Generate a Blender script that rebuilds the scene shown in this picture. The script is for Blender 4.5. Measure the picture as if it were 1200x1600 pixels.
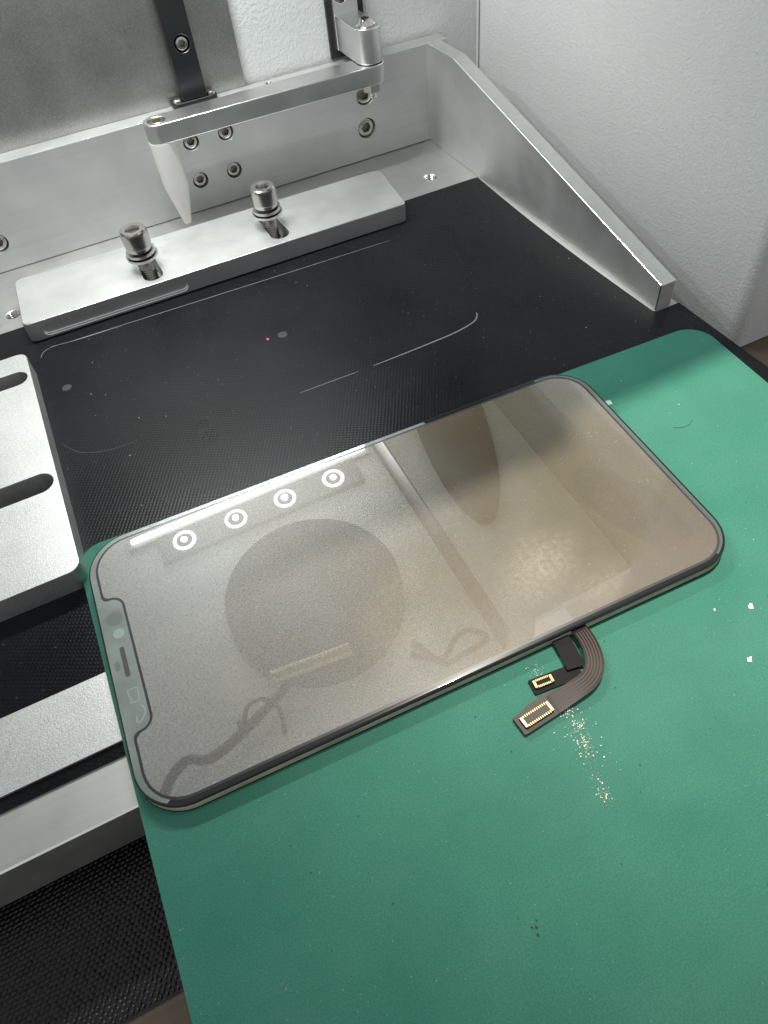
import bpy, bmesh, math, random
from mathutils import Vector, Matrix
random.seed(7)
S = 0.001                      # everything below is written in millimetres
sc = bpy.context.scene
for o in list(bpy.data.objects):
    bpy.data.objects.remove(o)

# ---------------------------------------------------------------- camera
cam = bpy.data.cameras.new('camera')
cam.sensor_fit = 'VERTICAL'
cam.sensor_height = 24.0
cam.lens = 24.0 * 1127.8 / 1600.0
cam.clip_start = 0.005
cam.clip_end = 20.0
camo = bpy.data.objects.new('camera', cam)
sc.collection.objects.link(camo)
camo.location = (-159.3 * S, -308.3 * S, 150.6 * S)
camo.rotation_euler = (0.68830, 0.08675, -0.45330)
sc.camera = camo

# ---------------------------------------------------------------- world + room lamp
w = bpy.data.worlds.new('World')
sc.world = w
w.use_nodes = True
w.node_tree.nodes['Background'].inputs[0].default_value = (0.95, 0.97, 1.0, 1)
w.node_tree.nodes['Background'].inputs[1].default_value = 0.52

LED_POWER = 0.140          # watts per round lamp
STRIP_POWER = 0.05
lamp = bpy.data.lights.new('room_lamp', 'SPOT')
lamp.shadow_soft_size = 0.022
lamp.spot_size = math.radians(18.5)
lamp.spot_blend = 1.0
lamp.energy = 84.0
lamp.color = (1.0, 0.93, 0.82)
lampo = bpy.data.objects.new('room_lamp', lamp)
sc.collection.objects.link(lampo)
lampo.location = (0.10, -0.065, 1.15)
lampo.rotation_euler = (Vector((-0.01, -0.205, 0)) - Vector(lampo.location)).to_track_quat('-Z', 'Y').to_euler()

sc.view_settings.view_transform = 'Standard'
sc.view_settings.look = 'None'
sc.view_settings.exposure = 0.0
sc.view_settings.gamma = 1.0
sc.render.engine = 'CYCLES'
sc.cycles.use_denoising = True
sc.cycles.denoising_prefilter = 'ACCURATE'
sc.cycles.sample_clamp_indirect = 6.0
sc.cycles.max_bounces = 6
sc.cycles.blur_glossy = 0.5

# ---------------------------------------------------------------- materials
class NT:
    def __init__(s, name):
        s.m = bpy.data.materials.new(name)
        s.m.use_nodes = True
        s.t = s.m.node_tree
        s.b = s.t.nodes['Principled BSDF']
        s.tc = s.t.nodes.new('ShaderNodeTexCoord')

    def set(s, **k):
        for n, v in k.items():
            n = n.replace('_', ' ').title() if n not in ('ior',) else 'IOR'
            n = {'Coat Ior': 'Coat IOR', 'Specular': 'Specular IOR Level'}.get(n, n)
            if isinstance(v, tuple) and len(v) == 3 and n != 'Normal':
                v = v + (1,)
            s.b.inputs[n].default_value = v
        return s

    def n(s, t, **k):
        nd = s.t.nodes.new(t)
        for a, v in k.items():
            if hasattr(nd, a):
                setattr(nd, a, v)
            else:
                nd.inputs[a.replace('_', ' ')].default_value = v
        return nd

    def l(s, a, b):
        s.t.links.new(a, b)

    def mapping(s, scale=(1, 1, 1), rot=(0, 0, 0), loc=(0, 0, 0)):
        m = s.n('ShaderNodeMapping')
        m.inputs['Scale'].default_value = scale
        m.inputs['Rotation'].default_value = rot
        m.inputs['Location'].default_value = loc
        s.l(s.tc.outputs['Object'], m.inputs['Vector'])
        return m.outputs[0]

    def noise(s, scale, vec=None, detail=3, rough=0.55):
        nd = s.n('ShaderNodeTexNoise')
        nd.inputs['Scale'].default_value = scale
        nd.inputs['Detail'].default_value = detail
        nd.inputs['Roughness'].default_value = rough
        s.l(vec if vec is not None else s.tc.outputs['Object'], nd.inputs['Vector'])
        return nd.outputs['Fac']

    def ramp(s, fac, stops):
        r = s.n('ShaderNodeValToRGB')
        e = r.color_ramp.elements
        while len(e) < len(stops):
            e.new(0.5)
        for i, (p, c) in enumerate(stops):
            e[i].position = p
            e[i].color = (c, c, c, 1) if isinstance(c, (int, float)) else tuple(c) + (1,)
        s.l(fac, r.inputs[0])
        return r.outputs[0]

    def mix(s, fac, a, b, mode='MIX'):
        m = s.n('ShaderNodeMix')
        m.data_type = 'RGBA'
        m.blend_type = mode
        for i, v in ((0, fac), (6, a), (7, b)):
            if hasattr(v, 'is_linked'):
                s.l(v, m.inputs[i])
            else:
                m.inputs[i].default_value = v if i == 0 else (tuple(v) + (1,))
        return m.outputs[2]

    def math(s, op, a, b=None, clamp=False):
        m = s.n('ShaderNodeMath')
        m.operation = op
        m.use_clamp = clamp
        for i, v in ((0, a), (1, b)):
            if v is None:
                continue
            if hasattr(v, 'is_linked'):
                s.l(v, m.inputs[i])
            else:
                m.inputs[i].default_value = v
        return m.outputs[0]

    def bump(s, h, strength, dist=0.0002, target='Normal'):
        b = s.n('ShaderNodeBump')
        b.inputs['Strength'].default_value = strength
        b.inputs['Distance'].default_value = dist
        s.l(h, b.inputs['Height'])
        s.l(b.outputs[0], s.b.inputs[target])
        return b

    def to(s, out, name):
        s.l(out, s.b.inputs[name])
        return s


def aluminium(name, col, rough, grain=1.0, brush=None, metal=1.0):
    t = NT(name).set(metallic=metal, roughness=rough)
    a = t.noise(5200 if grain < 1.5 else 2600, detail=2)
    b = t.noise(70, detail=4)
    c0 = tuple(x * (0.84 if grain < 1.5 else 0.62) for x in col)
    f = t.math('ADD', t.math('MULTIPLY', a, 0.5 if grain < 1.5 else 0.85), t.math('MULTIPLY', b, 0.5 if grain < 1.5 else 0.2))
    body = t.mix(t.ramp(f, [(0.3, 0.0), (0.75, 1.0)]), c0, col)
    streak = t.ramp(t.noise(130, t.mapping((0.12, 7, 5), (0.1, 0.15, 0.12)), detail=4, rough=0.7), [(0.52, 0.0), (0.72, 0.30)])
    smear = t.ramp(t.noise(28, detail=6, rough=0.65), [(0.48, 0.0), (0.75, 0.28)])
    body = t.mix(streak, body, tuple(x * 0.7 for x in col))
    body = t.mix(smear, body, tuple(x * 0.72 for x in col))
    t.to(body, 'Base Color')
    t.to(t.math('ADD', t.math('MULTIPLY', b, 0.16), rough - 0.08), 'Roughness')
    h = a
    if brush:
        br = t.noise(260, t.mapping(brush), detail=3)
        h = t.math('ADD', t.math('MULTIPLY', a, 0.5), br)
    t.bump(h, 0.10 * grain, 0.0002)
    return t.m


M = {}
M['alu'] = aluminium('blasted_aluminium', (0.74, 0.745, 0.735), 0.54)
M['alu_base'] = aluminium('dull_aluminium', (0.58, 0.58, 0.565), 0.5)
M['alu_top'] = aluminium('milled_aluminium', (0.70, 0.705, 0.695), 0.5, 1.0, (0.25, 4, 4))
M['alu_rough'] = aluminium('coarse_blasted_aluminium', (0.76, 0.765, 0.755), 0.52, 2.4)
M['alu_plate'] = aluminium('anodised_grey_plate', (0.42, 0.42, 0.40), 0.42, 2.0)
M['alu_arm'] = aluminium('satin_aluminium', (0.72, 0.725, 0.72), 0.36, 0.7)
M['edge'] = NT('burnished_edge').set(base_color=(0.93, 0.935, 0.92), metallic=1.0, roughness=0.24).m
M['dark_rail'] = aluminium('black_oxide_steel', (0.10, 0.10, 0.105), 0.3, 0.6, (6, 6, 0.4))
M['steel'] = NT('polished_steel').set(base_color=(0.72, 0.70, 0.67), metallic=1.0, roughness=0.16).m
t = NT('knurled_steel').set(base_color=(0.62, 0.60, 0.57), metallic=1.0, roughness=0.22)
M['steel_side'] = t.m
M['steel_dark'] = NT('dull_steel').set(base_color=(0.34, 0.32, 0.30), metallic=1.0, roughness=0.3).m
M['black'] = NT('black_plastic').set(base_color=(0.012, 0.012, 0.013), roughness=0.4).m
M['delrin'] = NT('white_plastic').set(base_color=(0.82, 0.82, 0.79), roughness=0.35, subsurface_weight=0.5, subsurface_scale=0.003).m
M['board'] = NT('pale_circuit_board').set(base_color=(0.30, 0.31, 0.30), roughness=0.5).m
M['baffle'] = NT('grey_paint').set(base_color=(0.14, 0.142, 0.14), roughness=0.6).m
M['brass'] = NT('brass').set(base_color=(0.50, 0.40, 0.20), metallic=1.0, roughness=0.4).m

t = NT('white_powder_coat').set(roughness=0.42)
n1 = t.noise(900, detail=2)
n2 = t.noise(1900, detail=2)
t.to(t.mix(t.noise(18), (0.53, 0.545, 0.54), (0.59, 0.60, 0.595)), 'Base Color')
t.bump(t.math('ADD', n1, t.math('MULTIPLY', n2, 0.5)), 0.3, 0.0009)
M['wall'] = t.m
t = NT('white_housing_paint').set(roughness=0.5)
t.to(t.mix(t.noise(30), (0.84, 0.85, 0.83), (0.88, 0.88, 0.86)), 'Base Color')
M['housing'] = t.m

# black rubber sheet with a fine woven face
t = NT('woven_black_rubber').set(roughness=0.35, specular=0.13)
wv = t.n('ShaderNodeTexWave', wave_type='BANDS', bands_direction='X')
wv.inputs['Scale'].default_value = 310
wv.inputs['Distortion'].default_value = 0.6
wv2 = t.n('ShaderNodeTexWave', wave_type='BANDS', bands_direction='Y')
wv2.inputs['Scale'].default_value = 310
wv2.inputs['Distortion'].default_value = 0.6
t.l(t.mapping(rot=(0, 0, 0.5)), wv.inputs['Vector'])
t.l(t.mapping(rot=(0, 0, 0.5)), wv2.inputs['Vector'])
weave = t.math('MULTIPLY', wv.outputs['Fac'], wv2.outputs['Fac'])
dust = t.ramp(t.noise(900, detail=2), [(0.70, 0.0), (0.80, 1.0)])
cloud = t.ramp(t.noise(22, detail=5), [(0.35, 0.0), (0.75, 1.0)])
base = t.mix(cloud, (0.006, 0.0062, 0.0075), (0.012, 0.0125, 0.0145))
t.to(t.mix(t.math('MULTIPLY', dust, 0.35), base, (0.25, 0.26, 0.28)), 'Base Color')
t.to(t.math('ADD', t.math('MULTIPLY', cloud, 0.14), 0.26), 'Roughness')
t.bump(weave, 0.22, 0.0002)
M['rubber'] = t.m
M['scratch'] = NT('scratch_mark').set(base_color=(0.16, 0.165, 0.17), roughness=0.6).m
M['smudge'] = NT('grey_smudge').set(base_color=(0.032, 0.032, 0.034), roughness=0.7).m

# green cutting sheet
t = NT('green_vinyl').set(roughness=0.6, specular=0.2)
fine = t.noise(2600, detail=2)
mid = t.noise(60, detail=5)
c = t.mix(t.ramp(mid, [(0.3, 0.0), (0.72, 1.0)]), (0.034, 0.182, 0.126), (0.047, 0.214, 0.150))
c = t.mix(t.ramp(fine, [(0.40, 0.0), (0.62, 1.0)]), t.mix(0.30, c, (0.01, 0.08, 0.05)), c)
scuff = t.ramp(t.noise(14, t.mapping((1, 2.5, 1), (0, 0, .5)), detail=6, rough=.65), [(0.42, 0.0), (0.75, 0.22)])
c = t.mix(scuff, c, (0.10, 0.24, 0.18))
grit = t.ramp(t.noise(1500, detail=1), [(0.765, 0.0), (0.80, 1.0)])
t.to(t.mix(t.math('MULTIPLY', grit, 0.25), c, (0.5, 0.6, 0.52)), 'Base Color')
t.bump(fine, 0.35, 0.0002)
M['green'] = t.m

# display: gold-grey adhesive face under a strongly reflecting clear coat
t = NT('display_face').set(roughness=0.4, specular=0.6, coat_weight=1.0, coat_roughness=0.02, coat_ior=4.4)
big = t.noise(24, detail=4)
gr = t.noise(2400, detail=2, rough=0.7)
gr2 = t.noise(900, t.mapping((1, 1, 1), (0, 0, 0.3)), detail=3, rough=0.7)
c = t.mix(t.ramp(big, [(0.3, 0.0), (0.7, 1.0)]), (0.108, 0.081, 0.036), (0.160, 0.123, 0.062))
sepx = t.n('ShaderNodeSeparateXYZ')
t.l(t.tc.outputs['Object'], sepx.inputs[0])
refl_ = t.math('ADD', t.math('MULTIPLY', sepx.outputs[0], 11.0), t.math('MULTIPLY', t.noise(30, detail=5), 1.1))
c = t.mix(t.ramp(refl_, [(0.1, 1.0), (1.0, 0.0)]), c, (0.245, 0.240, 0.222))   # ceiling reflection painted in as silver towards the notch end, brown glue residue beyond
c = t.mix(t.ramp(gr, [(0.36, 0.45), (0.58, 0.0)]), c, (0.07, 0.06, 0.04))
spk = t.ramp(gr2, [(0.66, 0.0), (0.74, 1.0)])
c = t.mix(t.math('MULTIPLY', spk, 0.5), c, (0.60, 0.54, 0.42))
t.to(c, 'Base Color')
t.set(metallic=0.2)
def blot(u, v, ru, rv, rot):
    sx, sy = 1000.0 / ru, 1000.0 / rv
    cx_, cy_ = u * S, v * S
    mp = t.n('ShaderNodeMapping'); mp.vector_type = 'TEXTURE'
    mp.inputs['Location'].default_value = (cx_, cy_, 0)
    mp.inputs['Rotation'].default_value = (0, 0, rot)
    mp.inputs['Scale'].default_value = (ru * S, rv * S, 1)
    dn = t.n('ShaderNodeTexNoise'); dn.inputs['Scale'].default_value = 90
    t.l(t.tc.outputs['Object'], dn.inputs['Vector'])
    va = t.n('ShaderNodeVectorMath'); va.operation = 'MULTIPLY_ADD'
    t.l(dn.outputs['Color'], va.inputs[0]); va.inputs[1].default_value = (.004, .004, 0)
    t.l(t.tc.outputs['Object'], va.inputs[2])
    t.l(va.outputs[0], mp.inputs['Vector'])
    ln = t.n('ShaderNodeVectorMath'); ln.operation = 'LENGTH'
    t.l(mp.outputs[0], ln.inputs[0])
    return ln.outputs['Value']
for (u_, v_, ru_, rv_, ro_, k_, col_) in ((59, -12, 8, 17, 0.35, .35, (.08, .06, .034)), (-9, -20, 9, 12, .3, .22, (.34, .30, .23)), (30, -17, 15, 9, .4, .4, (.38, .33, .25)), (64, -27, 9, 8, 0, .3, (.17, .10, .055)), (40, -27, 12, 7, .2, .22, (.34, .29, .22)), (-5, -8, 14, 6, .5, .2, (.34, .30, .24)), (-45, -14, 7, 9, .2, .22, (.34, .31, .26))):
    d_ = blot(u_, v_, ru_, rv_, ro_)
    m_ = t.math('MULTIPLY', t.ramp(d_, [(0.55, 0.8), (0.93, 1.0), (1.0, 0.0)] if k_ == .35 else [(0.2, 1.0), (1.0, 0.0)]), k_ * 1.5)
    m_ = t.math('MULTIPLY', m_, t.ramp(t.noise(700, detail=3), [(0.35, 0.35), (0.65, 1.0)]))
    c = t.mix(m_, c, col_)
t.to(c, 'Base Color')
sm = t.ramp(t.noise(40, t.mapping((1, 2.2, 1), (0, 0, 0.6)), detail=5), [(0.45, 0.002), (0.75, 0.010)])
t.to(sm, 'Coat Roughness')
cw = t.noise(1700, detail=2, rough=.75)
t.to(t.ramp(cw, [(0.38, 0.86), (0.58, 1.0)]), 'Coat Weight')
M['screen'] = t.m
t = NT('smoky_glass_border').set(specular=0.15, roughness=0.22, base_color=(0.012, 0.013, 0.013), coat_weight=0.6, coat_roughness=0.03, coat_ior=1.5)
M['bezel'] = t.m
t = NT('painted_bezel_sheen').set(roughness=0.35, coat_weight=1.0, coat_roughness=0.06, coat_ior=1.9)  # pale tone stands in for reflections on the dark bezel
t.to(t.mix(t.ramp(t.noise(130, detail=4), [(0.35, 0.0), (0.7, 1.0)]), (0.15, 0.185, 0.165), (0.235, 0.27, 0.25)), 'Base Color')
M['bezel_sheen'] = t.m
M['lip'] = NT('clear_lip').set(base_color=(0.085, 0.115, 0.10), roughness=0.2, coat_weight=1.0, coat_roughness=0.03, coat_ior=1.8).m
M['seal'] = NT('dark_seal').set(base_color=(0.035, 0.035, 0.042), roughness=0.3).m
M['gasket'] = NT('black_adhesive').set(base_color=(0.012, 0.011, 0.011), roughness=0.35).m
t = NT('olive_frame').set(roughness=0.5)
t.to(t.mix(t.ramp(t.noise(140, detail=4), [(0.35, 0.0), (0.7, 1.0)]), (0.30, 0.28, 0.20), (0.46, 0.43, 0.33)), 'Base Color')
M['frame'] = t.m
M['pale_window'] = NT('pale_window').set(base_color=(0.30, 0.36, 0.34), roughness=0.3, coat_weight=0.6).m
M['dark_window'] = NT('dark_window').set(base_color=(0.05, 0.05, 0.045), roughness=0.4).m
M['mid_window'] = NT('mid_window').set(base_color=(0.14, 0.165, 0.15), roughness=0.3, coat_weight=0.8).m
M['tape'] = NT('pale_tape').set(base_color=(0.24, 0.40, 0.31), roughness=0.4).m

t = NT('flex_polyimide').set(roughness=0.3, specular=0.12)
t.to(t.mix(t.noise(90), (0.014, 0.010, 0.009), (0.030, 0.022, 0.020)), 'Base Color')
M['flex'] = t.m
M['flex_trace'] = NT('flex_trace').set(base_color=(0.085, 0.066, 0.056), specular=0.15, roughness=0.5).m
M['flex_dark'] = NT('flex_dark').set(base_color=(0.010, 0.009, 0.009), roughness=0.5, specular=0.1).m
M['stiffener'] = NT('stiffener').set(base_color=(0.075, 0.062, 0.055), specular=0.25, roughness=0.5).m
M['gold'] = NT('gold_pins').set(base_color=(0.32, 0.25, 0.13), metallic=1.0, roughness=0.3).m
M['connector'] = NT('connector_plastic').set(base_color=(0.05, 0.042, 0.034), roughness=0.6, specular=0.15).m
M['glitter'] = NT('glass_crumbs').set(base_color=(0.92, 0.84, 0.74), roughness=0.3).m
M['speck_dark'] = NT('dark_speck').set(base_color=(0.01, 0.03, 0.025), roughness=0.7).m
M['speck_white'] = NT('white_speck').set(base_color=(0.85, 0.85, 0.82), roughness=0.5).m

t = NT('woven_net').set(roughness=0.32, specular=0.5)
t.to(t.mix(t.noise(35, detail=3), (0.005, 0.0045, 0.0045), (0.013, 0.011, 0.0105)), 'Base Color')
M['net'] = t.m
t = NT('brown_table').set(roughness=0.5)
g = t.noise(60, t.mapping((0.6, 9, 1), (0, 0, -0.45)), detail=5)
t.to(t.mix(g, (0.075, 0.052, 0.034), (0.14, 0.10, 0.066)), 'Base Color')
M['table'] = t.m


def emit(name, col, s):
    m = bpy.data.materials.new(name)
    m.use_nodes = True
    nt = m.node_tree
    nt.nodes.clear()
    e = nt.nodes.new('ShaderNodeEmission')
    e.inputs[0].default_value = col + (1,)
    e.inputs[1].default_value = s
    o = nt.nodes.new('ShaderNodeOutputMaterial')
    nt.links.new(e.outputs[0], o.inputs[0])
    return m


M['led'] = emit('led_chip', (0.97, 1.0, 0.985), 4.0)
for k_, v_ in enumerate((2.9, 2.0, 2.4, 3.2)):
    M['led_ring%d' % k_] = emit('led_reflector', (0.97, 1.0, 0.985), v_)
M['led_strip'] = emit('led_strip_diffuser', (0.97, 1.0, 0.985), 4.0)
M['laser'] = emit('laser_dot', (1.0, 0.08, 0.10), 3.0)

for k_ in ('led', 'led_ring0', 'led_ring1', 'led_ring2', 'led_ring3', 'led_strip', 'laser'):
    M[k_].cycles.emission_sampling = 'NONE'

# ---------------------------------------------------------------- mesh helpers
def link(o, parent=None):
    sc.collection.objects.link(o)
    if parent is not None:
        o.parent = parent
    return o


def finish(bm, smooth=35):
    bmesh.ops.recalc_face_normals(bm, faces=bm.faces)
    me = bpy.data.meshes.new('mesh')
    bm.to_mesh(me)
    bm.free()
    if smooth:
        for p in me.polygons:
            p.use_smooth = True
        me.set_sharp_from_angle(angle=math.radians(smooth))
    return me


def obj(name, bm, mat, parent=None, loc=(0, 0, 0), rot=(0, 0, 0), smooth=35):
    """mesh written in mm -> object in metres"""
    me = bm if isinstance(bm, bpy.types.Mesh) else None
    if me is None:
        bmesh.ops.scale(bm, vec=(S, S, S), verts=bm.verts)
        me = finish(bm, smooth)
    for m in (mat if isinstance(mat, (list, tuple)) else [mat]):
        if len(me.materials) < (len(mat) if isinstance(mat, (list, tuple)) else 1):
            me.materials.append(M[m])
    o = bpy.data.objects.new(name, me)
    o.location = tuple(c * S for c in loc)
    o.rotation_euler = rot
    return link(o, parent)


def empty(name, loc=(0, 0, 0), rot=(0, 0, 0)):
    o = bpy.data.objects.new(name, None)
    o.empty_display_size = 0.005
    o.location = tuple(c * S for c in loc)
    o.rotation_euler = rot
    return link(o)


def tag(o, label=None, cat=None, group=None, kind=None):
    if label: o['label'] = label
    if cat: o['category'] = cat
    if group: o['group'] = group
    if kind: o['kind'] = kind
    return o


def prism(pts, z0, z1, bm=None, mi=0):
    bm = bm or bmesh.new()
    lo = [bm.verts.new((x, y, z0)) for x, y in pts]
    hi = [bm.verts.new((x, y, z1)) for x, y in pts]
    n = len(pts)
    fs = [bm.faces.new(lo[::-1]), bm.faces.new(hi)]
    for i in range(n):
        fs.append(bm.faces.new((lo[i], lo[(i + 1) % n], hi[(i + 1) % n], hi[i])))
    for f in fs:
        f.material_index = mi
    return bm


def box(x0, x1, y0, y1, z0, z1, bm=None, mi=0):
    return prism([(x0, y0), (x1, y0), (x1, y1), (x0, y1)], z0, z1, bm, mi)


def rounded(poly, rad, seg=8):
    """round the corners of a polygon; rad a number or one per corner"""
    out = []
    n = len(poly)
    for i in range(n):
        p0, p1, p2 = Vector(poly[i - 1]), Vector(poly[i]), Vector(poly[(i + 1) % n])
        r = rad[i] if isinstance(rad, (list, tuple)) else rad
        if r <= 0:
            out.append(tuple(p1)); continue
        a, b = (p0 - p1).normalized(), (p2 - p1).normalized()
        ang = a.angle(b)
        d = r / math.tan(ang / 2)
        c = p1 + (a + b).normalized() * (r / math.sin(ang / 2))
        s, e = p1 + a * d, p1 + b * d
        a0 = math.atan2(s.y - c.y, s.x - c.x)
        a1 = math.atan2(e.y - c.y, e.x - c.x)
        da = (a1 - a0 + math.pi) % (2 * math.pi) - math.pi
        for k in range(seg + 1):
            t_ = a0 + da * k / seg
            out.append((c.x + r * math.cos(t_), c.y + r * math.sin(t_)))
    return out


def rrect(x0, x1, y0, y1, r, seg=8):
    return rounded([(x0, y0), (x1, y0), (x1, y1), (x0, y1)], r, seg)


def circle(cx, cy, r, n=24):
    return [(cx + r * math.cos(2 * math.pi * k / n), cy + r * math.sin(2 * math.pi * k / n)) for k in range(n)]


def hexr(a):
    return lambda th: a / math.cos((th % (math.pi / 3)) - math.pi / 6)


def rings(prof, seg=24, bm=None, cap0=True, cap1=True, mi=None):
    """stack of rings (z, r or r(theta)), lathed about Z"""
    bm = bm or bmesh.new()
    rows = []
    for z, r in prof:
        row = []
        for k in range(seg):
            th = 2 * math.pi * k / seg
            rr = r(th) if callable(r) else r
            row.append(bm.verts.new((rr * math.cos(th), rr * math.sin(th), z)))
        rows.append(row)
    for i in range(len(rows) - 1):
        for k in range(seg):
            f = bm.faces.new((rows[i][k], rows[i][(k + 1) % seg], rows[i + 1][(k + 1) % seg], rows[i + 1][k]))
            if mi: f.material_index = mi[i]
    if cap0: bm.faces.new(rows[0][::-1])
    if cap1:
        f = bm.faces.new(rows[-1])
        if mi: f.material_index = mi[-1]
    return bm


def solid(bm, cutters=(), bevel=0.4, seg=2, flat=False):
    """boolean cut + bevelled edges, returns a mesh in metres"""
    bmesh.ops.recalc_face_normals(bm, faces=bm.faces)
    bmesh.ops.scale(bm, vec=(S, S, S), verts=bm.verts)
    me = bpy.data.meshes.new('tmp'); bm.to_mesh(me); bm.free()
    me.materials.append(M['alu']); me.materials.append(M['edge'])
    o = bpy.data.objects.new('tmp', me); sc.collection.objects.link(o)
    tmp = []
    for c in cutters:
        bmesh.ops.recalc_face_normals(c, faces=c.faces)
        bmesh.ops.scale(c, vec=(S, S, S), verts=c.verts)
        mc = bpy.data.meshes.new('cut'); c.to_mesh(mc); c.free()
        oc = bpy.data.objects.new('cut', mc); sc.collection.objects.link(oc)
        md = o.modifiers.new('b', 'BOOLEAN'); md.operation = 'DIFFERENCE'; md.solver = 'EXACT'; md.object = oc
        tmp.append(oc)
    if bevel:
        md = o.modifiers.new('v', 'BEVEL'); md.width = bevel * S; md.segments = seg
        md.limit_method = 'ANGLE'; md.angle_limit = math.radians(40)
        md.use_clamp_overlap = True
        md.material = 1
    md = o.modifiers.new('n', 'WEIGHTED_NORMAL'); md.keep_sharp = False; md.weight = 100
    for p in me.polygons:
        p.use_smooth = True
    dg = bpy.context.evaluated_depsgraph_get()
    res = bpy.data.meshes.new_from_object(o.evaluated_get(dg))
    for x in tmp + [o]:
        bpy.data.objects.remove(x)
    if flat:
        for p in res.polygons:
            p.use_smooth = False
    idx = [0] * len(res.polygons)
    res.polygons.foreach_get('material_index', idx)
    res.materials.clear()
    res.polygons.foreach_set('material_index', idx)
    return res


def tube(pts, r, bm=None, seg=10, mi=0, flat=1.0):
    bm = bm or bmesh.new()
    P = [Vector(p) for p in pts]
    rows = []
    up = Vector((0, 0, 1))
    for i, p in enumerate(P):
        d = (P[min(i + 1, len(P) - 1)] - P[max(i - 1, 0)]).normalized()
        s = d.cross(up)
        if s.length < 1e-4: s = Vector((1, 0, 0))
        s.normalize(); u = s.cross(d).normalized()
        rows.append([bm.verts.new(p + s * r * math.cos(2 * math.pi * k / seg) + u * r * flat * math.sin(2 * math.pi * k / seg)) for k in range(seg)])
    for i in range(len(rows) - 1):
        for k in range(seg):
            bm.faces.new((rows[i][k], rows[i][(k + 1) % seg], rows[i + 1][(k + 1) % seg], rows[i + 1][k])).material_index = mi
    bm.faces.new(rows[0][::-1]); bm.faces.new(rows[-1])
    return bm


def spline(pts, n=8):
    out = []
    P = [Vector(p) for p in pts]
    for i in range(len(P) - 1):
        a, b, c, d = P[max(i - 1, 0)], P[i], P[i + 1], P[min(i + 2, len(P) - 1)]
        for k in range(n):
            t_ = k / n
            out.append(0.5 * ((2 * b) + (c - a) * t_ + (2 * a - 5 * b + 4 * c - d) * t_ ** 2 + (3 * b - a - 3 * c + d) * t_ ** 3))
    out.append(P[-1])
    return out


def ribbon(pts, w, z, bm=None, mi=0):
    """flat strip along 2-D points; w may vary along it"""
    bm = bm or bmesh.new()
    P = [Vector((p[0], p[1], 0)) for p in pts]
    L, Rr = [], []
    for i, p in enumerate(P):
        d = (P[min(i + 1, len(P) - 1)] - P[max(i - 1, 0)]).normalized()
        s = Vector((-d.y, d.x, 0))
        ww = w(i / (len(P) - 1)) if callable(w) else w
        zz = z(i / (len(P) - 1)) if callable(z) else z
        L.append(bm.verts.new((p.x + s.x * ww / 2, p.y + s.y * ww / 2, zz)))
        Rr.append(bm.verts.new((p.x - s.x * ww / 2, p.y - s.y * ww / 2, zz)))
    for i in range(len(P) - 1):
        bm.faces.new((Rr[i], Rr[i + 1], L[i + 1], L[i])).material_index = mi
    return bm


def thick(bm, t_):
    """give a sheet a thickness downwards"""
    r = bmesh.ops.extrude_face_region(bm, geom=list(bm.faces))
    bmesh.ops.translate(bm, vec=(0, 0, -t_), verts=[v for v in r['geom'] if isinstance(v, bmesh.types.BMVert)])
    return bm


def cyl(axis, c, r, a0, a1, seg=24):
    bm = rings([(a0, r), (a1, r)], seg)
    if axis == 'y':
        bmesh.ops.rotate(bm, verts=bm.verts, matrix=Matrix.Rotation(math.radians(-90), 3, 'X'))
        bmesh.ops.translate(bm, vec=(c[0], 0, c[1]), verts=bm.verts)
    else:
        bmesh.ops.translate(bm, vec=(c[0], c[1], 0), verts=bm.verts)
    return bm


# ================================================================ SETTING
# table under the machine
tag(obj('table_top', box(-420, 150, -520, 60, -34, -24), 'table'), kind='structure')

# right side wall of the enclosure: sheet with a rounded front edge and return flange
prof = [(32, 40), (32, -163)] + [(32 + 5 - 5 * math.cos(a), -163 - 5 * math.sin(a)) for a in [math.radians(15 * k) for k in range(1, 7)]] + [(120, -168)]
tag(obj('side_wall', prism(prof + [(120, 40)], -23.5, 300), 'wall', smooth=40), kind='structure')
tag(obj('back_wall', box(-330, 31.5, 10.5, 13, -23.5, 300), 'wall'), kind='structure')
# thin bright sealing seam in the corner of the two walls
tag(obj('corner_seam', rings([(-22, 0.6), (190, 0.6)], 8), 'wall', loc=(31.2, 10.0, 0)), kind='structure')
tag(obj('left_wall', box(-334, -331, -168, 13, -23.5, 300), 'wall'), kind='structure')

# ================================================================ BASE PLATE
base = empty('base_plate', (0, 0, -15))
tag(base, 'wide silver aluminium base plate of the machine, under the black rubber sheet', 'base plate')
def threaded_hole(x, y, parent):
    bm = bmesh.new()
    pr = []
    for k in range(9):
        pr += [(-0.1 - k * 0.8, 2.55), (-0.5 - k * 0.8, 2.1)]
    rings(pr, 20, bm, cap0=False, cap1=False)
    o = obj('threaded_hole', bm, 'steel', parent, (x, y, 15))
    return o
me = solid(box(-330, 9.2, -236.6, 8.5, -15, 0), [cyl('z', (-17, -32), 2.6, -9, 3), cyl('z', (-196.3, -33.2), 2.6, -9, 3)], 0.5)
o = obj('plate', me, ['alu_base', 'edge'], base, (0, 0, 15))
threaded_hole(-17, -32, base); threaded_hole(-196.3, -33.2, base)

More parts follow.
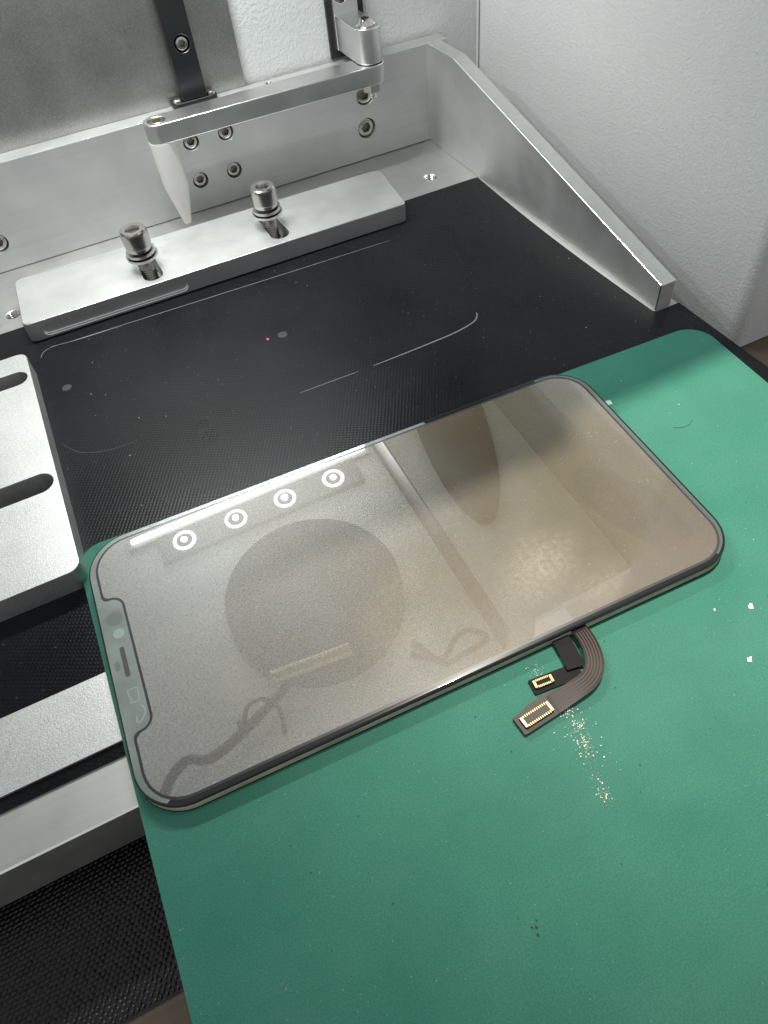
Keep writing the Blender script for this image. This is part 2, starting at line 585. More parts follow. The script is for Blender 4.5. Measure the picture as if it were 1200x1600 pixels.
# black rubber sheet on the plate (thin), notched round the gusset
pts = [(-330, -44.7), (-4.0, -44.7)]
for k in range(13):
    u = k / 12
    pts.append((-1.0 - 1.4 * math.sin(math.pi * u), -44.9 - 113.5 * u))
pts += [(0.0, -159.3), (9.0, -159.3), (9.0, -224.3), (-330, -224.3)]
sheet = obj('rubber_sheet', prism(pts, 0.02, 0.55), 'rubber')
tag(sheet, 'thin black woven rubber sheet on the aluminium base plate', 'rubber sheet')
def scratch(pts, wd, n=6):
    o = obj('scratch', ribbon(spline([(x, y, 0) for x, y in pts], n), wd, 0.60), 'scratch', sheet, smooth=0)
taper = lambda a: (lambda t_: a * (0.35 + 0.65 * math.sin(math.pi * min(1, max(0, t_)) ) ** 0.5))
scratch([(-186.5, -63.6), (-150, -65.2), (-100, -67.2), (-54.3, -68.9)], taper(0.28))
scratch([(-186.9, -63.3), (-175, -64.4), (-160, -64.9)], taper(0.5))
scratch([(-93, -134.2), (-75, -133.9), (-62, -133.3), (-54, -131.6), (-51.2, -129.3), (-50.4, -127.5)], taper(0.55))
scratch([(-119, -133.8), (-108, -134.0), (-98, -134.2)], taper(0.3))
scratch([(-192, -116), (-187, -123.5), (-179, -127), (-170, -127.5)], taper(0.09))
scratch([(-191, -68), (-189.4, -64.8), (-186, -63.5)], taper(0.25))
obj('smudge', prism(circle(-112.6, -102.3, 1.7, 20), 0.5, 0.59), 'smudge', sheet)
obj('smudge', prism(circle(-185.5, -89.5, 1.6, 20), 0.5, 0.59), 'smudge', sheet)
tag(obj('laser_dot', rings([(0.56, 0.42), (0.6, 0.42)], 12), 'laser', loc=(-117.9, -101.8, 0)), 'tiny red laser dot shining on the black rubber sheet', 'laser dot')
# lint and dust on the rubber sheet
bm = bmesh.new()
for k in range(50):
    x, y = random.uniform(-190, 5), random.uniform(-165, -48)
    if random.random() < 0.5: x, y = random.gauss(-160, 18), random.gauss(-110, 20)
    r = random.choice([0.07, 0.09, 0.12, 0.18])
    if not (-190 < x < -4 and -162 < y < -48): continue
    p = [bm.verts.new((x + r * math.cos(a + k) * random.uniform(0.5, 1.2), y + r * math.sin(a + k), 0.57 + random.uniform(0, .1))) for a in (0, 1.6, 3.1, 4.7)]
    bm.faces.new(p)
tag(obj('dust', bm, 'speck_white', smooth=0), 'scattered pale dust specks on the black rubber sheet', 'dust', kind='stuff')

# ================================================================ BACK FENCE PLATE
SCREWS = [(-107.7, 27.7, 2.75), (-92.9, 27.7, 2.75), (-108.2, 12.4, 2.75), (-93.2, 12.4, 2.75), (-30.8, 13.2, 3.7), (-30.0, 26.6, 3.7), (-192.5, 11.6, 3.3)]
def socket_screw_mesh(r, h=4.0, seg=30):
    a = r * 0.52
    bm = rings([(0, r * 0.98), (h - 0.35, r), (h - 0.1, r * 0.95), (h, r * 0.86), (h, hexr(a)), (h - 0.25, hexr(a * 0.93)), (h - 2.4, hexr(a * 0.9))], seg,
               mi=[0, 0, 0, 0, 1, 1, 1])
    return bm
fence = empty('fence_plate', (0, 4, 0))
tag(fence, 'long upright silver aluminium plate along the back of the base plate', 'plate')
cuts = [cyl('y', (x, z), r + 0.55, -3, 5.2, 32) for x, z, r in SCREWS]
me = solid(box(-330, 10.2, 0, 8.5, 0.3, 39.3), cuts, 0.45)
obj('plate', me, ['alu', 'edge'], fence, (0, -4, 0))
for x, z, r in SCREWS:
    o = obj('screw', socket_screw_mesh(r), ['steel_side', 'steel_dark'], fence, (x, -4 + 5.1, z), (math.radians(90), 0, 0))
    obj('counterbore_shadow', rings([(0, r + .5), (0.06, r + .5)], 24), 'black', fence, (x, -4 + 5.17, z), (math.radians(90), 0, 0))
# tiny set screws in the fence top
obj('set_screw', rings([(0, 1.3), (0.4, 1.3), (0.5, 1.0), (0.1, 0.7)], 14), 'steel_dark', fence, (-70.2, 0.2, 39.2))

# ================================================================ GUSSET (right end)
bm = bmesh.new()
prof = [(-0.02, 0.03), (-0.02, 40.1), (-23.0, 40.1), (-158.5, 9.9), (-158.5, 0.03)]
a = [bm.verts.new((0, y, z)) for y, z in prof]; b = [bm.verts.new((6.1, y, z)) for y, z in prof]
bm.faces.new(a); bm.faces.new(b[::-1])
for i in range(5):
    bm.faces.new((a[i], a[(i + 1) % 5], b[(i + 1) % 5], b[i]))
gus = obj('gusset_plate', solid(bm, (), 0.35, 3, True), ['alu', 'edge'])
tag(gus, 'sloping wedge shaped aluminium side plate beside the white wall', 'plate')

# ================================================================ STOP BAR
bar_pts = rounded([(-192.4, -57.6), (-191.3, -24.6), (-38.6, -27.6), (-42.3, -60.0)][::-1], [2.5, 3.5, 3.5, 2.5], 6)
def slotpts(x, y0, y1, hw):
    return rrect(x - hw, x + hw, y0, y1, hw - 0.02, 8)
cuts = [prism(slotpts(-143.6, -55.7, -34, 3.4), -4, 20), prism(slotpts(-93.2, -55.7, -34, 3.4), -4, 20)]
# long shallow pocket in the front face
g = rrect(-187.0, -133.2, 1.9, 6.3, 2.15, 8)
gb = prism([(x, z) for x, z in g], 0, 7)
bmesh.ops.rotate(gb, verts=gb.verts, matrix=Matrix.Rotation(math.radians(90), 3, 'X'))
bmesh.ops.translate(gb, vec=(0, -57.0, 0), verts=gb.verts)
bmesh.ops.rotate(gb, verts=gb.verts, cent=(-160, -58, 0), matrix=Matrix.Rotation(-0.0160, 3, 'Z'))
cuts.append(gb)
bar = obj('stop_bar', solid(prism(bar_pts, 0.6, 8.2), cuts, 0.35), ['alu_top', 'edge'])
tag(bar, 'thick silver stop bar with two slots and a front groove, bolted behind the black sheet', 'bar')

# ---- two cap bolts through the slots of the bar
def thread_rings(r, z0, z1, pitch):
    pr = []
    z = z0
    while z < z1:
        pr += [(z, r), (z + pitch * 0.5, r * 0.86)]
        z += pitch
    pr.append((z1, r))
    return rings(pr, 20)
def spring_washer(r0, r1, h, rise):
    bm = bmesh.new(); n = 40; rows = []
    for k in range(n + 1):
        th = 2 * math.pi * k / n * 0.975
        z = rise * k / n
        rows.append([bm.verts.new((rr * math.cos(th), rr * math.sin(th), z + zz)) for rr, zz in ((r0, 0), (r1, 0), (r1, h), (r0, h))])
    for k in range(n):
        for j in range(4):
            bm.faces.new((rows[k][j], rows[k][(j + 1) % 4], rows[k + 1][(j + 1) % 4], rows[k + 1][j]))
    bm.faces.new(rows[0]); bm.faces.new(rows[-1][::-1])
    return bm
def cap_bolt(x, y, lean, label, first=None):
    if first is None:
        e = empty('cap_bolt')
        a = 2.55
        R_ = 4.85
        knurl = lambda th: R_ + 0.03 * math.cos(th * 48)
        hd = rings([(14.2, R_ * 0.93), (14.5, knurl), (19.3, knurl), (19.45, R_), (20.2, R_ * 0.97), (20.6, R_ * 0.86), (20.6, hexr(a * 1.02)), (20.35, hexr(a * 0.96)), (17.4, hexr(a * 0.92))], 144,
                   mi=[0, 1, 0, 0, 0, 0, 0, 1, 1])
        obj('head', hd, ['steel', 'steel_side'], e, smooth=30)
        obj('collar', rings([(12.9, 4.3), (13.0, 4.5), (14.1, 4.5), (14.25, 4.3)], 36), 'steel', e)
        obj('spring_washer', spring_washer(3.2, 5.3, 1.1, 0.9), 'steel_side', e, (0, 0, 10.6))
        obj('flat_washer', rings([(0, 5.7), (0.15, 5.85), (0.95, 5.85), (1.1, 5.7)], 36), 'steel', e, (0, 0, 9.5))
        obj('shank', thread_rings(2.95, -4, 13.2, 1.0), 'steel_dark', e)
    else:
        e = first.copy(); link(e)
        for ch in first.children:
            c = ch.copy(); link(c, e)
    e.location = (x * S, y * S, 3.2 * S)
    e.rotation_euler = lean
    tag(e, label, 'bolt', 'bolts in the stop bar')
    return e
b1 = cap_bolt(-144.2, -44.6, (0.05, -0.03, 0.3), 'shiny socket head bolt in the slot above the front groove of the stop bar')
b2 = cap_bolt(-93.9, -43.2, (0.02, -0.02, 0.9), 'shiny socket head bolt right of the white pin on the stop bar', b1)

# ================================================================ SWING ARM WITH WHITE PIN
arm = empty('swing_arm', (-31, -11, 36))
tag(arm, 'flat silver swing arm reaching left from its pivot block, above the back plate', 'arm')
ax0, ax1, ay0, ay1, hw = -119.9, -31.6, -10.6, -11.6, 5.2
A, B = Vector((ax0, ay0)), Vector((ax1, ay1))
d = (B - A).normalized(); nn = Vector((-d.y, d.x))
pts = []
a0 = math.atan2(nn.y, nn.x)
for k in range(17):
    th = a0 + math.pi * k / 16
    pts.append((A.x + hw * math.cos(th), A.y + hw * math.sin(th)))
for k in range(17):
    th = a0 + math.pi + math.pi * k / 16
    pts.append((B.x + (hw + .6) * math.cos(th), B.y + (hw + .6) * math.sin(th)))
me = solid(prism(pts, 36, 43), [cyl('z', (ax0, ay0), 3.3, 40.5, 50)], 0.35)
obj('bar', me, ['alu_arm', 'edge'], arm, (31, 11, -36))
obj('pin_screw', rings([(0, 2.9), (2.0, 2.9), (2.3, 2.5), (2.3, hexr(1.5)), (0.8, hexr(1.4))], 30, mi=[0, 0, 0, 1, 1]), ['steel', 'brass'], arm, (ax0 + 31, ay0 + 11, 40.5 - 36))
# pivot bolt with hex nut under the arm
obj('pivot_nut', rings([(-3.9, hexr(2.9)), (-3.6, hexr(3.3)), (-0.5, hexr(3.3)), (-0.02, hexr(3.1))], 24), 'steel', arm, (-0.6, -.4, 0), smooth=20)
obj('pivot_bolt_end', thread_rings(1.9, -6.0, -3.8, 0.7), 'steel', arm, (-0.6, -.4, 0))

pin = empty('pin', (ax0, ay0, 2.2))
pin_bm = rings([(0, 0.9), (0.25, 1.5), (15.0, 4.75), (16, 4.95), (33.7, 5.3)], 32)
pin = obj('pointer_pin', pin_bm, 'delrin', None, (ax0, ay0, 2.2))
bpy.data.objects.remove(bpy.data.objects['pin'])
tag(pin, 'white plastic pin with pointed tip hanging under the swing arm', 'pin')

# pivot block bolted to the wall column
blk = empty('pivot_block', (-31, 8, 43))
tag(blk, 'silver pivot block with rounded nose holding the right end of the swing arm', 'block')
nose = []
for k in range(17):
    th = math.pi + math.pi * k / 16
    nose.append((-31.6 + 5.4 * math.cos(th), -11.4 + 5.4 * math.sin(th)))
nose += [(-26.2, 7.0), (-37.0, 7.0)]
me = solid(prism(nose, 43.35, 55.6), [cyl('z', (-31.6, -11.4), 4.0, 55.0, 60, 32)], 0.35)
obj('nose', me, ['alu_arm', 'edge'], blk, (31, -8, -43))
obj('arm_washer', rings([(0, 4.6), (0.35, 4.6)], 30), 'black', blk, (-.6, -19.4, 0))
obj('nose_screw', rings([(0, 2.9), (2.3, 2.9), (2.8, 2.6), (3.0, 2.1), (3.0, hexr(1.35)), (1.6, hexr(1.25))], 30, mi=[0, 0, 0, 0, 1, 1]), ['steel', 'steel_dark'], blk, (-.6, -19.4, 12.0))
me = solid(box(-37.2, -26.6, 7.0, 9.0, 43.2, 76), [cyl('y', (-33.4, 62.6), 3.1, 4, 8, 28)], 0.3)
obj('flange', me, ['alu_arm', 'edge'], blk, (31, -8, -43))
obj('flange_screw', socket_screw_mesh(2.6, 1.6), ['black', 'steel_dark'], blk, (-2.4, 0.4, 19.6), (math.radians(90), 0, 0))
track = obj('slot_strip', box(-39.6, -23.4, 9.0, 10.45, 40, 120), 'black')
tag(track, 'black vertical slot strip on the white back wall behind the pivot block', 'strip')

# grey plate and dark guide rail at the upper left of the back wall
gp = obj('grey_panel', solid(box(-330, -78.4, 8.7, 10.4, 20, 150), (), 0.3), 'alu_plate')
tag(gp, 'large grey speckled metal panel on the back wall behind the dark rail', 'panel')
rail = empty('guide_rail', (-100, 6, 41))
tag(rail, 'dark polished vertical guide rail with a recessed screw on the grey panel', 'rail')
me = solid(box(-105.8, -95.8, 3.2, 8.6, 41.5, 150), [cyl('y', (-100.4, 60.5), 2.9, 0, 6, 28)], 0.5)
obj('bar', me, 'dark_rail', rail, (100, -6, -41))
obj('screw', socket_screw_mesh(2.3, 2.5), ['steel_side', 'steel_dark'], rail, (-.4, 0.0, 60.5 - 41), (math.radians(90), 0, 0))
br = solid(prism(rounded([(-110, 2.6), (-91.8, 2.6), (-91.8, 8.4), (-110, 8.4)], [2, 2, .3, .3], 5), 39.4, 41.4), [], 0.3)
obj('bracket', br, 'black', rail, (100, -6, -41))
for x in (-107.6, -94.0):
    obj('bracket_screw', rings([(0, 1.7), (0.9, 1.7), (1.2, 1.3), (1.2, hexr(.8)), (.6, hexr(.7))], 18), 'steel', rail, (x + 100, 4.8 - 6, 41.4 - 41))

# ================================================================ LEFT SLOTTED PLATE, FRONT STRIP
cuts = [prism(slotpts(0, -60, 0, 3.6), -4, 20), prism(slotpts(0, -60, 0, 3.9), -4, 20)]
for c_, (yy) in zip(cuts, (-86.7, -139.0)):
    bmesh.ops.rotate(c_, verts=c_.verts, matrix=Matrix.Rotation(math.radians(90), 3, 'Z'))
    # slot now runs along +x from 0 to 60
    bmesh.ops.translate(c_, vec=(-254.8, yy, 0), verts=c_.verts)
lp = obj('slotted_plate', solid(prism(rounded([(-329, -174.9), (-193.6, -174.9), (-193.6, -73.4), (-329, -73.4)], [2, 3.2, 3.2, 2], 8), 0.6, 8), cuts, 0.3), ['alu_rough', 'edge'])
tag(lp, 'pale silver plate with two long slots at the left edge of the black sheet', 'plate')
st = obj('front_strip', solid(box(-329, -120, -221.3, -202.6, 0.6, 1.45), (), 0.15), ['alu_rough', 'edge'])
tag(st, 'bright silver strip along the front edge of the black sheet', 'strip')

# woven black net on the table in front of the machine
bm = bmesh.new()
px, py = 1.25, 1.0
nrow = 0
y = -230.0
while y > -266.5:
    x = -262 + (px / 2 if nrow % 2 else 0)
    while x < -150:
        jx, jy = random.uniform(-.12, .12), random.uniform(-.1, .1)
        L, Wd, H = px * 0.58, py * 0.52, random.uniform(0.35, 0.62)
        vs = [bm.verts.new((x + jx + L * a_, y + jy + Wd * b_ + 0.25 * a_, -23.6 + c_ * H)) for a_, b_, c_ in
              ((-1, 0, 0), (-.45, -.8, .35), (.45, -.8, .35), (1, 0, 0), (.45, .8, .35), (-.45, .8, .35), (-.4, 0, 1), (.4, 0, 1))]
        for f in ((0, 1, 6), (1, 2, 7, 6), (2, 3, 7), (3, 4, 7), (4, 5, 6, 7), (5, 0, 6)):
            bm.faces.new([vs[i] for i in f])
        x += px
    y -= py
    nrow += 1
net = empty('woven_net', (-210, -250, -24))
tag(net, 'coarse black woven net lying on the brown table below the machine', 'net')
o = obj('stitches', bm, 'net', net, (210, 250, 24), smooth=60); o['kind'] = 'stuff'
obj('backing', box(-262, -150, -266.8, -170, -23.98, -23.6), 'gasket', net, (210, 250, 24))

# ================================================================ GREEN SHEET
gpts = rounded([(-195.2, -163.2), (4.2, -172.9), (-7.0, -330), (-196.2, -330)][::-1], [4, 4, 8, 6.5], 10)
gs = obj('green_sheet', prism(gpts, 1.5, 2.3), 'green')
tag(gs, 'green cutting sheet under the phone display, hanging over the front of the machine', 'sheet')

# ================================================================ PHONE DISPLAY
PHI = math.atan(0.0363)
disp = empty('phone_display', (-120.26, -208.93, 7.0), (PHI, 0, -0.0363))
tag(disp, 'phone display panel with notch, grey gold reflecting face, lying on the green sheet', 'phone display')
W2, D2 = 73.35, 37.2
glass_pts = rrect(-W2, W2, -D2, D2, 11.0, 14)
# glass slab with a rounded (2.5-D) rim
def slab(pts_fn, prof):
    bm = bmesh.new(); rows = []
    for ins, z in prof:
        rows.append([bm.verts.new((x, y, z)) for x, y in pts_fn(ins)])
    n = len(rows[0])
    for i in range(len(rows) - 1):
        for k in range(n):
            bm.faces.new((rows[i][k], rows[i][(k + 1) % n], rows[i + 1][(k + 1) % n], rows[i + 1][k]))
    bm.faces.new(rows[0][::-1]); bm.faces.new(rows[-1])
    return bm
outl = lambda i: rrect(-W2 + i, W2 - i, -D2 + i, D2 - i, 11.0 - i, 14)
obj('cover_glass', slab(outl, [(0.2, -1.0), (0.0, -0.9), (0.0, -0.5), (0.06, -0.28), (0.2, -0.1), (0.38, -0.03), (0.6, 0.0)]), 'bezel', disp, smooth=50)
obj('gasket', slab(outl, [(0.6, -1.35), (0.6, -1.0)]), 'gasket', disp)
obj('frame', slab(outl, [(0.3, -3.1), (0.0, -2.95), (0.0, -1.5), (0.3, -1.35)]), 'frame', disp)
obj('back_film', slab(outl, [(-0.15, -3.3), (-0.15, -3.1)]), 'gasket', disp)
# lit screen face with the notch cut from its left end
b_ = 2.3
X0, X1, Y0, Y1 = -70.9, 71.1, -35.5, 35.2
def screen_poly(i):
    return rounded([(X0 + i, Y0 + i), (X1 - i, Y0 + i), (X1 - i, Y1 - i), (X0 + i, Y1 - i), (X0 + i, 18.7 + i), (-66.5 + i, 18.7 + i), (-66.5 + i, -18.0 - i), (X0 + i, -18.0 - i)],
                   [8.6 - i, 8.6 - i, 8.6 - i, 8.6 - i, 1.6, 3.2 + i, 3.2 + i, 1.6], 8)
bm = bmesh.new()
o1 = [bm.verts.new((x, y, 0.012)) for x, y in screen_poly(-0.5)]
o2 = [bm.verts.new((x, y, 0.03)) for x, y in screen_poly(0.12)]
for k in range(len(o1)):
    bm.faces.new((o1[k], o1[(k + 1) % len(o1)], o2[(k + 1) % len(o1)], o2[k]))
obj('seal', bm, 'seal', disp)
bm = bmesh.new()
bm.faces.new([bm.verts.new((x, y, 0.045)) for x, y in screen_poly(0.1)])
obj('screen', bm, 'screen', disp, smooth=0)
# pale grey-green layer: wall and light strip reflections painted onto the bezel
fl = [p_ for p_ in rrect(-W2 + .5, W2 - .5, -D2 + .5, D2 - .5, 10.5, 14) if p_[0] < -60.0]
fl = [p_ for p_ in fl if not (p_[0] > -67 and p_[1] < 0)]
fl.sort(key=lambda p_: math.atan2(p_[1], -(p_[0] + 58)))
bm = bmesh.new()
bm.faces.new([bm.verts.new((x, y, 0.006)) for x, y in [(-64.5, -33)] + fl + [(-44, 36.7), (-10, 36.7), (24, 36.6), (25, 34.4), (-60, 34.4)]])
obj('painted_bezel_sheen', bm, 'bezel_sheen', disp, smooth=0)
lipp = [p_ for p_ in rrect(-W2 + .75, W2 - .75, -D2 + .75, D2 - .75, 10.2, 14) if p_[0] > 62]
lipp.sort(key=lambda p_: math.atan2(p_[1], p_[0] - 60))
bm = bmesh.new()
bm.faces.new([bm.verts.new((x, y, 0.006)) for x, y in [(64, -33)] + [q_ for q_ in lipp if not (q_[1] < 0 and q_[0] < 66)] + [(60, 36.4), (60, 33)]])
obj('glass_lip', bm, 'lip', disp, smooth=0)
# sensors in the notch
obj('camera_window', prism(circle(-69.3, 8.1, 1.35, 24), 0.0, 0.02), 'pale_window', disp)
obj('sensor_ring', prism(circle(-69.5, 12.6, 2.0, 24), 0.0, 0.015), 'mid_window', disp)
obj('earpiece_slot', prism(rrect(-70.0, -68.9, -3.9, 4.3, .5, 5), 0.0, 0.02), 'dark_window', disp)
obj('proximity_window', prism(rrect(-71.8, -70.7, -1.6, 1.0, .5, 5), 0.0, 0.015), 'mid_window', disp)
bm = ribbon(rrect(-70.4, -68.2, -10.6, -7.2, .5, 4) + [(-69.9, -10.6)], .28, .02)
obj('sensor_frame', bm, 'pale_window', disp, smooth=0)
bm = ribbon(spline([(-68.2, -11.8, 0), (-67.6, -13.5, 0), (-68.6, -15.2, 0), (-69.8, -15.6, 0), (-69.6, -14, 0)], 6), .35, .02)
obj('projector_mark', bm, 'pale_window', disp, smooth=0)
# adhesive tab sticking out on the far right
obj('adhesive_tab', prism(rounded([(72.6, 20.6), (76.6, 20.2), (76.8, 21.9), (72.6, 22.3)], .15, 2), -3.05, -2.9), 'tape', disp)

# ---- flex cables on the near side, written in world mm and moved under the display
inv = (Matrix.Translation(Vector((-120.26, -208.93, 7.0))) @ Matrix.Rotation(-0.0363, 4, 'Z') @ Matrix.Rotation(PHI, 4, 'X')).inverted()
def flexobj(name, bm, mat, parent=disp):
    bmesh.ops.transform(bm, matrix=inv, verts=bm.verts)
    return obj(name, bm, mat, parent, smooth=30)
zl = 2.9
path = spline([(-95.2, -243.0, 0), (-94.3, -247.7, 0), (-94.9, -252.4, 0), (-96.7, -256.2, 0), (-99.9, -258.3, 0), (-104.3, -258.9, 0), (-109.6, -259.3, 0)], 8)
zf = lambda t_: 4.0 - 0.5 * t_ + 0.75 * math.sin(math.pi * t_) ** 2 + 0.22 * math.sin(9 * t_)
bm = thick(ribbon(path, lambda t_: 3.7 + .8 * t_, zf), 0.18)
for off in (-1.3, -0.65, 0.0, 0.65, 1.3):
    q = []
    for i, p_ in enumerate(path):
        dd = (path[min(i + 1, len(path) - 1)] - path[max(i - 1, 0)]).normalized()
        q.append((p_.x - dd.y * off, p_.y + dd.x * off))
    n_ = len(path) - 1
    ribbon(q[8:-2], 0.26, lambda t_: zf((8 + t_ * (n_ - 10)) / n_) + 0.03, bm, 1)
main = flexobj('flex_cable', bm, ['flex', 'flex_trace'])
# stiffened end with its connector
def conn(cx, cy, ang, L, Wd, z, npin, parent, dark):
    mt = Matrix.Translation(Vector((cx, cy, z))) @ Matrix.Rotation(ang, 4, 'Z')
    bm = prism(rrect(-L / 2, L / 2, -Wd / 2, Wd / 2, .35, 4), 0.0, 0.55)
    prism(rrect(-L / 2 + .5, L / 2 - .5, -Wd / 2 + .55, Wd / 2 - .55, .2, 3), 0.45, 0.75, bm, 1)
    for sx in (-1, 1):
        box(sx * (L / 2 - .35) - .28, sx * (L / 2 - .35) + .28, -Wd / 2 + .2, Wd / 2 - .2, .5, .8, bm, 2)
    for k in range(npin):
        x = -L / 2 + .95 + (L - 1.9) * k / (npin - 1)
        for sy in (-1, 1):
            box(x - .12, x + .12, sy * (Wd / 2 - .34) - .26, sy * (Wd / 2 - .34) + .26, .5, .72, bm, 2)
    bmesh.ops.transform(bm, matrix=mt, verts=bm.verts)
    bmesh.ops.transform(bm, matrix=inv, verts=bm.verts)
    return obj('connector', bm, ['connector', 'flex_dark' if dark else 'stiffener', 'gold'], parent, smooth=30)
ang = math.radians(4)
mt = Matrix.Translation(Vector((-113.3, -259.3, 2.7))) @ Matrix.Rotation(math.radians(4.5), 4, 'Z')
bm = prism(rounded([(-5.2, -2.5), (5.6, -2.5), (5.6, 2.6), (-1.4, 2.6), (-1.8, 2.0), (-5.2, 2.0)], .3, 3), 0, 0.75)
bmesh.ops.transform(bm, matrix=mt, verts=bm.verts)
flexobj('stiffener', bm, 'stiffener')
conn(-113.9, -259.7, math.radians(4.5), 7.4, 2.7, 3.45, 12, main, False)
# second, darker cable folded under the first
p2 = spline([(-99.0, -243.5, 0), (-99.3, -249.0, 0), (-100.2, -254.5, 0)], 6)
bm = thick(ribbon(p2, 4.2, 3.55), 0.15)
thick(ribbon(spline([(-99.8, -255.0, 0), (-103, -254.6, 0), (-110.6, -253.6, 0)], 4), 3.4, 2.75, bm), 0.0) if False else None
dk = flexobj('flex_cable', bm, 'flex_dark')
mt = Matrix.Translation(Vector((-106.0, -254.2, 2.0))) @ Matrix.Rotation(math.radians(-6), 4, 'Z')
bm = prism(rounded([(-5.2, -1.8), (6.5, -1.8), (6.5, 1.8), (-5.2, 1.8)], .3, 3), 0, 0.8)
bmesh.ops.transform(bm, matrix=mt, verts=bm.verts)
flexobj('stiffener', bm, 'flex_dark')
conn(-108.3, -253.8, math.radians(-6), 4.6, 2.1, 2.8, 8, dk, True)

# ---- sparkling crumbs and specks on the green sheet
bm = bmesh.new()
def crumb(x, y, r, z=2.33):
    q = [bm.verts.new((x + r * math.cos(a_) * random.uniform(.4, 1.2), y + r * math.sin(a_) * random.uniform(.4, 1.2), z + random.uniform(0, .25))) for a_ in (0.2, 1.8, 3.3, 4.9)]
    bm.faces.new(q)
for cx_, cy_, sx_, sy_, n_ in ((-106.9, -262.0, .7, .7, 35), (-107.6, -265.0, .5, 1.0, 40), (-106.4, -265.8, .5, .6, 16), (-108.3, -268.6, .6, .8, 45), (-109.2, -271.0, .7, .8, 26), (-110.6, -276.5, .5, 1.4, 22), (-111.3, -279.6, .6, .9, 40), (-108, -267, 2.6, 4.5, 90)):
    for k in range(n_):
        crumb(random.gauss(cx_, sx_), random.gauss(cy_, sy_), random.choice([.05, .07, .1, .14, .2]))
for k in range(420):
    u = random.random()
    crumb(-106.5 - 5 * u + random.gauss(0, .9), -261 - 19.5 * u + random.gauss(0, 1.2), random.choice([.03, .04, .06]))
for k in range(60):
    crumb(random.gauss(-107.8, 1.2), random.gauss(-250.8, .9), random.choice([.06, .09, .12]))
for k in range(70):
    x, y = random.uniform(-75, -3), random.uniform(-275, -180)
    if y > -247 and x < -45: continue
    crumb(x, y, random.choice([.06, .08, .1, .13]))
for k in range(30):
    crumb(random.uniform(-190, -60), random.uniform(-300, -252), random.choice([.05, .06, .08]))
cr = obj('glass_crumbs', bm, 'glitter', smooth=0)
tag(cr, 'glittering glass crumbs scattered on the green sheet around the connectors', 'crumbs', kind='stuff')
bm = bmesh.new()
for x, y, r in ((-66.2, -270.3, .75), (-56.4, -260.2, .7), (-25.5, -199.5, .3), (-64, -257, .35)):
    crumb(x, y, r); crumb(x + r * .6, y + r * .5, r * .7)
tag(obj('white_flakes', bm, 'speck_white', smooth=0), 'few white flakes on the green sheet right of the display', 'flakes', kind='stuff')
bm = bmesh.new()
for k in range(70):
    crumb(random.uniform(-190, -10), random.uniform(-310, -250), random.choice([.07, .1, .15, .2]))
for x, y, r in ((-135.6, -292.6, .5), (-136.1, -293.6, .35), (-135.0, -291.6, .3), (-136.3, -292.2, .25)):
    crumb(x, y, r)
tag(obj('dark_specks', bm, 'speck_dark', smooth=0), 'tiny dark specks sprinkled over the green sheet', 'specks', kind='stuff')
hair = obj('hair', tube([(x, y, 2.4) for x, y in ((-33, -206), (-31, -207.2), (-28.5, -207.3), (-26.6, -206.4))], .04, seg=5), 'black')
tag(hair, 'short dark hair on the green sheet near the far right corner', 'hair')

# ================================================================ UPPER HEAD (seen mirrored in the display)
ZC = 195.0
head = empty('machine_head', (-150, -80, ZC))
tag(head, 'white underside of the machine head, mirrored in the phone display', 'machine head')
H = lambda x, y, z: (x + 150, y + 80, z - ZC)
obj('left_panel', prism([(-330.5, 10.2), (-53.2, 10.2), (-53.2, -178), (-330.5, -178)], ZC, ZC + 6), 'housing', head, H(0, 0, 0 + 0))
obj('right_panel', prism(rounded([(-52.8, 10.2), (31.6, 10.2), (31.6, -167.5), (-30, -169), (-36, -178), (-52.8, -178)], [0, 0, 0, 4, 6, 0], 6), ZC, ZC + 6), 'housing', head, H(0, 0, 0))
obj('baffle', box(-53.6, -52.6, -177, 8, ZC - 23, ZC - .1), 'baffle', head, H(0, 0, 0))
for yy in (-80, -125):
    obj('baffle_screw', rings([(0, 2), (1.4, 1.6)], 16), 'steel', head, H(-52.5, yy, ZC - 18), (0, math.radians(90), 0))
lens = empty('scan_lens', (-127, -108, ZC - 14))
tag(lens, 'round dark scan lens under the machine head, mirrored in the display', 'lens')
obj('barrel', rings([(0, 43), (0.5, 46), (14, 47)], 64), 'dark_rail', lens)
obj('glass', rings([(-0.3, 39), (-0.05, 40)], 64), 'smudge', lens)
# LED light bar with four round LEDs
bar_l = empty('led_bar', (-131, -37, ZC - 4))
tag(bar_l, 'light bar with four round white lamps, mirrored near the far edge of the display', 'light bar')
obj('board', box(-62, 62, -9, 9, 0.5, 3.95), 'board', bar_l)
for k_, x in enumerate((-178, -147, -116.5, -85.5)):
    obj('lamp_ring', rings([(0.1, 6.6), (0.45, 6.6), (0.45, 4.6), (0.1, 4.6), (0.1, 6.6)], 32, cap0=False, cap1=False), 'led_ring%d' % k_, bar_l, (x + 131, 0, 0))
    obj('lamp_cup', rings([(0.05, 4.5), (0.45, 4.5)], 32), 'steel_dark', bar_l, (x + 131, 0, 0))
    obj('lamp_chip', rings([(-0.6, 1.5), (-0.1, 1.7)], 24), 'led', bar_l, (x + 131, 0, 0))
    ll = bpy.data.lights.new('lamp_light', 'AREA')
    ll.shape = 'DISK'; ll.size = 3.2 * S; ll.energy = LED_POWER; ll.color = (0.97, 1.0, 0.985)
    lo = bpy.data.objects.new('lamp_light', ll); lo.location = ((x + 131) * S, 0, -0.8 * S)
    link(lo, bar_l)
strip = empty('light_strip', (-130, -24, ZC - 4))
tag(strip, 'thin bright light strip behind the four lamps, mirrored along the display edge', 'light strip')
obj('channel', box(-78, 73, -4.5, 4.5, 1, 3.95), 'alu', strip)
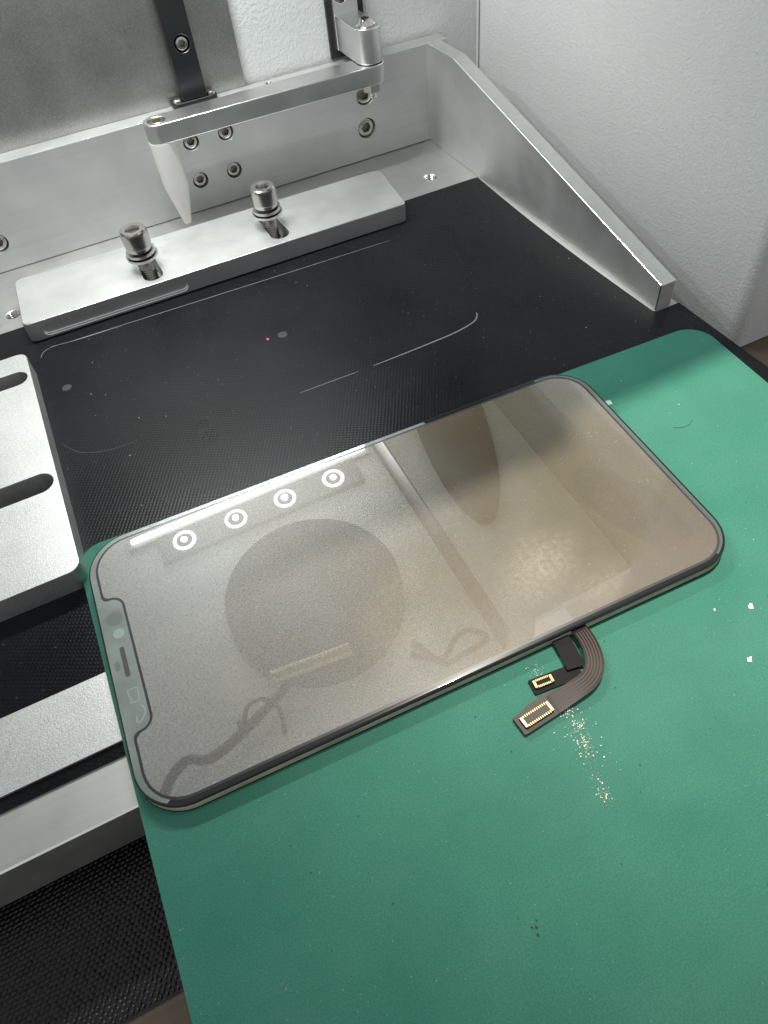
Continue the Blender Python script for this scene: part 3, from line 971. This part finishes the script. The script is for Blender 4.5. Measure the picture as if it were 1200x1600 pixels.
obj('diffuser', box(-76, 71, -1.0, 1.0, -0.5, 0.95), 'led_strip', strip)
sl = bpy.data.lights.new('strip_light', 'AREA')
sl.shape = 'RECTANGLE'; sl.size = 146 * S; sl.size_y = 2 * S; sl.energy = STRIP_POWER; sl.color = (0.97, 1.0, 0.985)
slo = bpy.data.objects.new('strip_light', sl); slo.location = (-2.5 * S, 0, -0.7 * S)
link(slo, strip)
# dark oblong cover on the right half of the head
ov = []
for k in range(25):
    th = math.pi + math.pi * k / 24
    ov.append((21.5 * math.cos(th), 92 * math.sin(th)))
ov += [(21.5, 14), (-21.5, 14)]
cv = obj('oblong_cover', solid(prism(ov, 0, 8), (), 0.8), 'smudge', None, (0.5, -18, ZC - 8.1), (0, 0, -0.24))
tag(cv, 'dark oblong cover under the right half of the machine head, mirrored in the display', 'cover')
# cables looping under the front edge of the head
c1 = obj('cable', tube(spline([(-240, -150, ZC - 1), (-231, -172, ZC - 8), (-221, -164, ZC - 10), (-212, -160, ZC - 10), (-203, -164, ZC - 10), (-189, -161, ZC - 10), (-174, -155, ZC - 10), (-162, -149, ZC - 8), (-156, -140, ZC - 1)], 8), 2.4), 'black')
tag(c1, 'dark cable looping under the head, mirrored at the left end of the display', 'cable')
c2 = obj('cable', tube(spline([(-96, -158, ZC - 1), (-85, -170, ZC - 9), (-75, -164, ZC - 10), (-67, -164, ZC - 12), (-61, -172, ZC - 12), (-76, -173, ZC - 10), (-85, -171, ZC - 6), (-92, -152, ZC - 1)], 8), 1.5), 'black')
tag(c2, 'dark knotted cable under the head, mirrored near the flex cables', 'cable')
c3 = obj('cable', tube(spline([(-186, -150, ZC - 1), (-184, -160, ZC - 12), (-180, -152, ZC - 14), (-172, -150, ZC - 14), (-166, -156, ZC - 10), (-168, -166, ZC - 1)], 8), 1.1), 'black')
tag(c3, 'thin dark wire loop under the head, mirrored below the lens in the display', 'cable')
bt = obj('brass_tube', rings([(-20, 3.0), (-19.4, 3.6)] + [(z_ + o_, 3.7 - 0.3 * (o_ > .5)) for z_ in range(-19, 19, 2) for o_ in (0, .9, 1.1, 1.9)] + [(19.4, 3.6), (20, 3.0)], 28), 'brass', None, (-143.5, -147, ZC - 19.2), (0, math.radians(90), -0.1))
tag(bt, 'ribbed brass tube under the lens, mirrored as a golden streak in the display', 'tube')
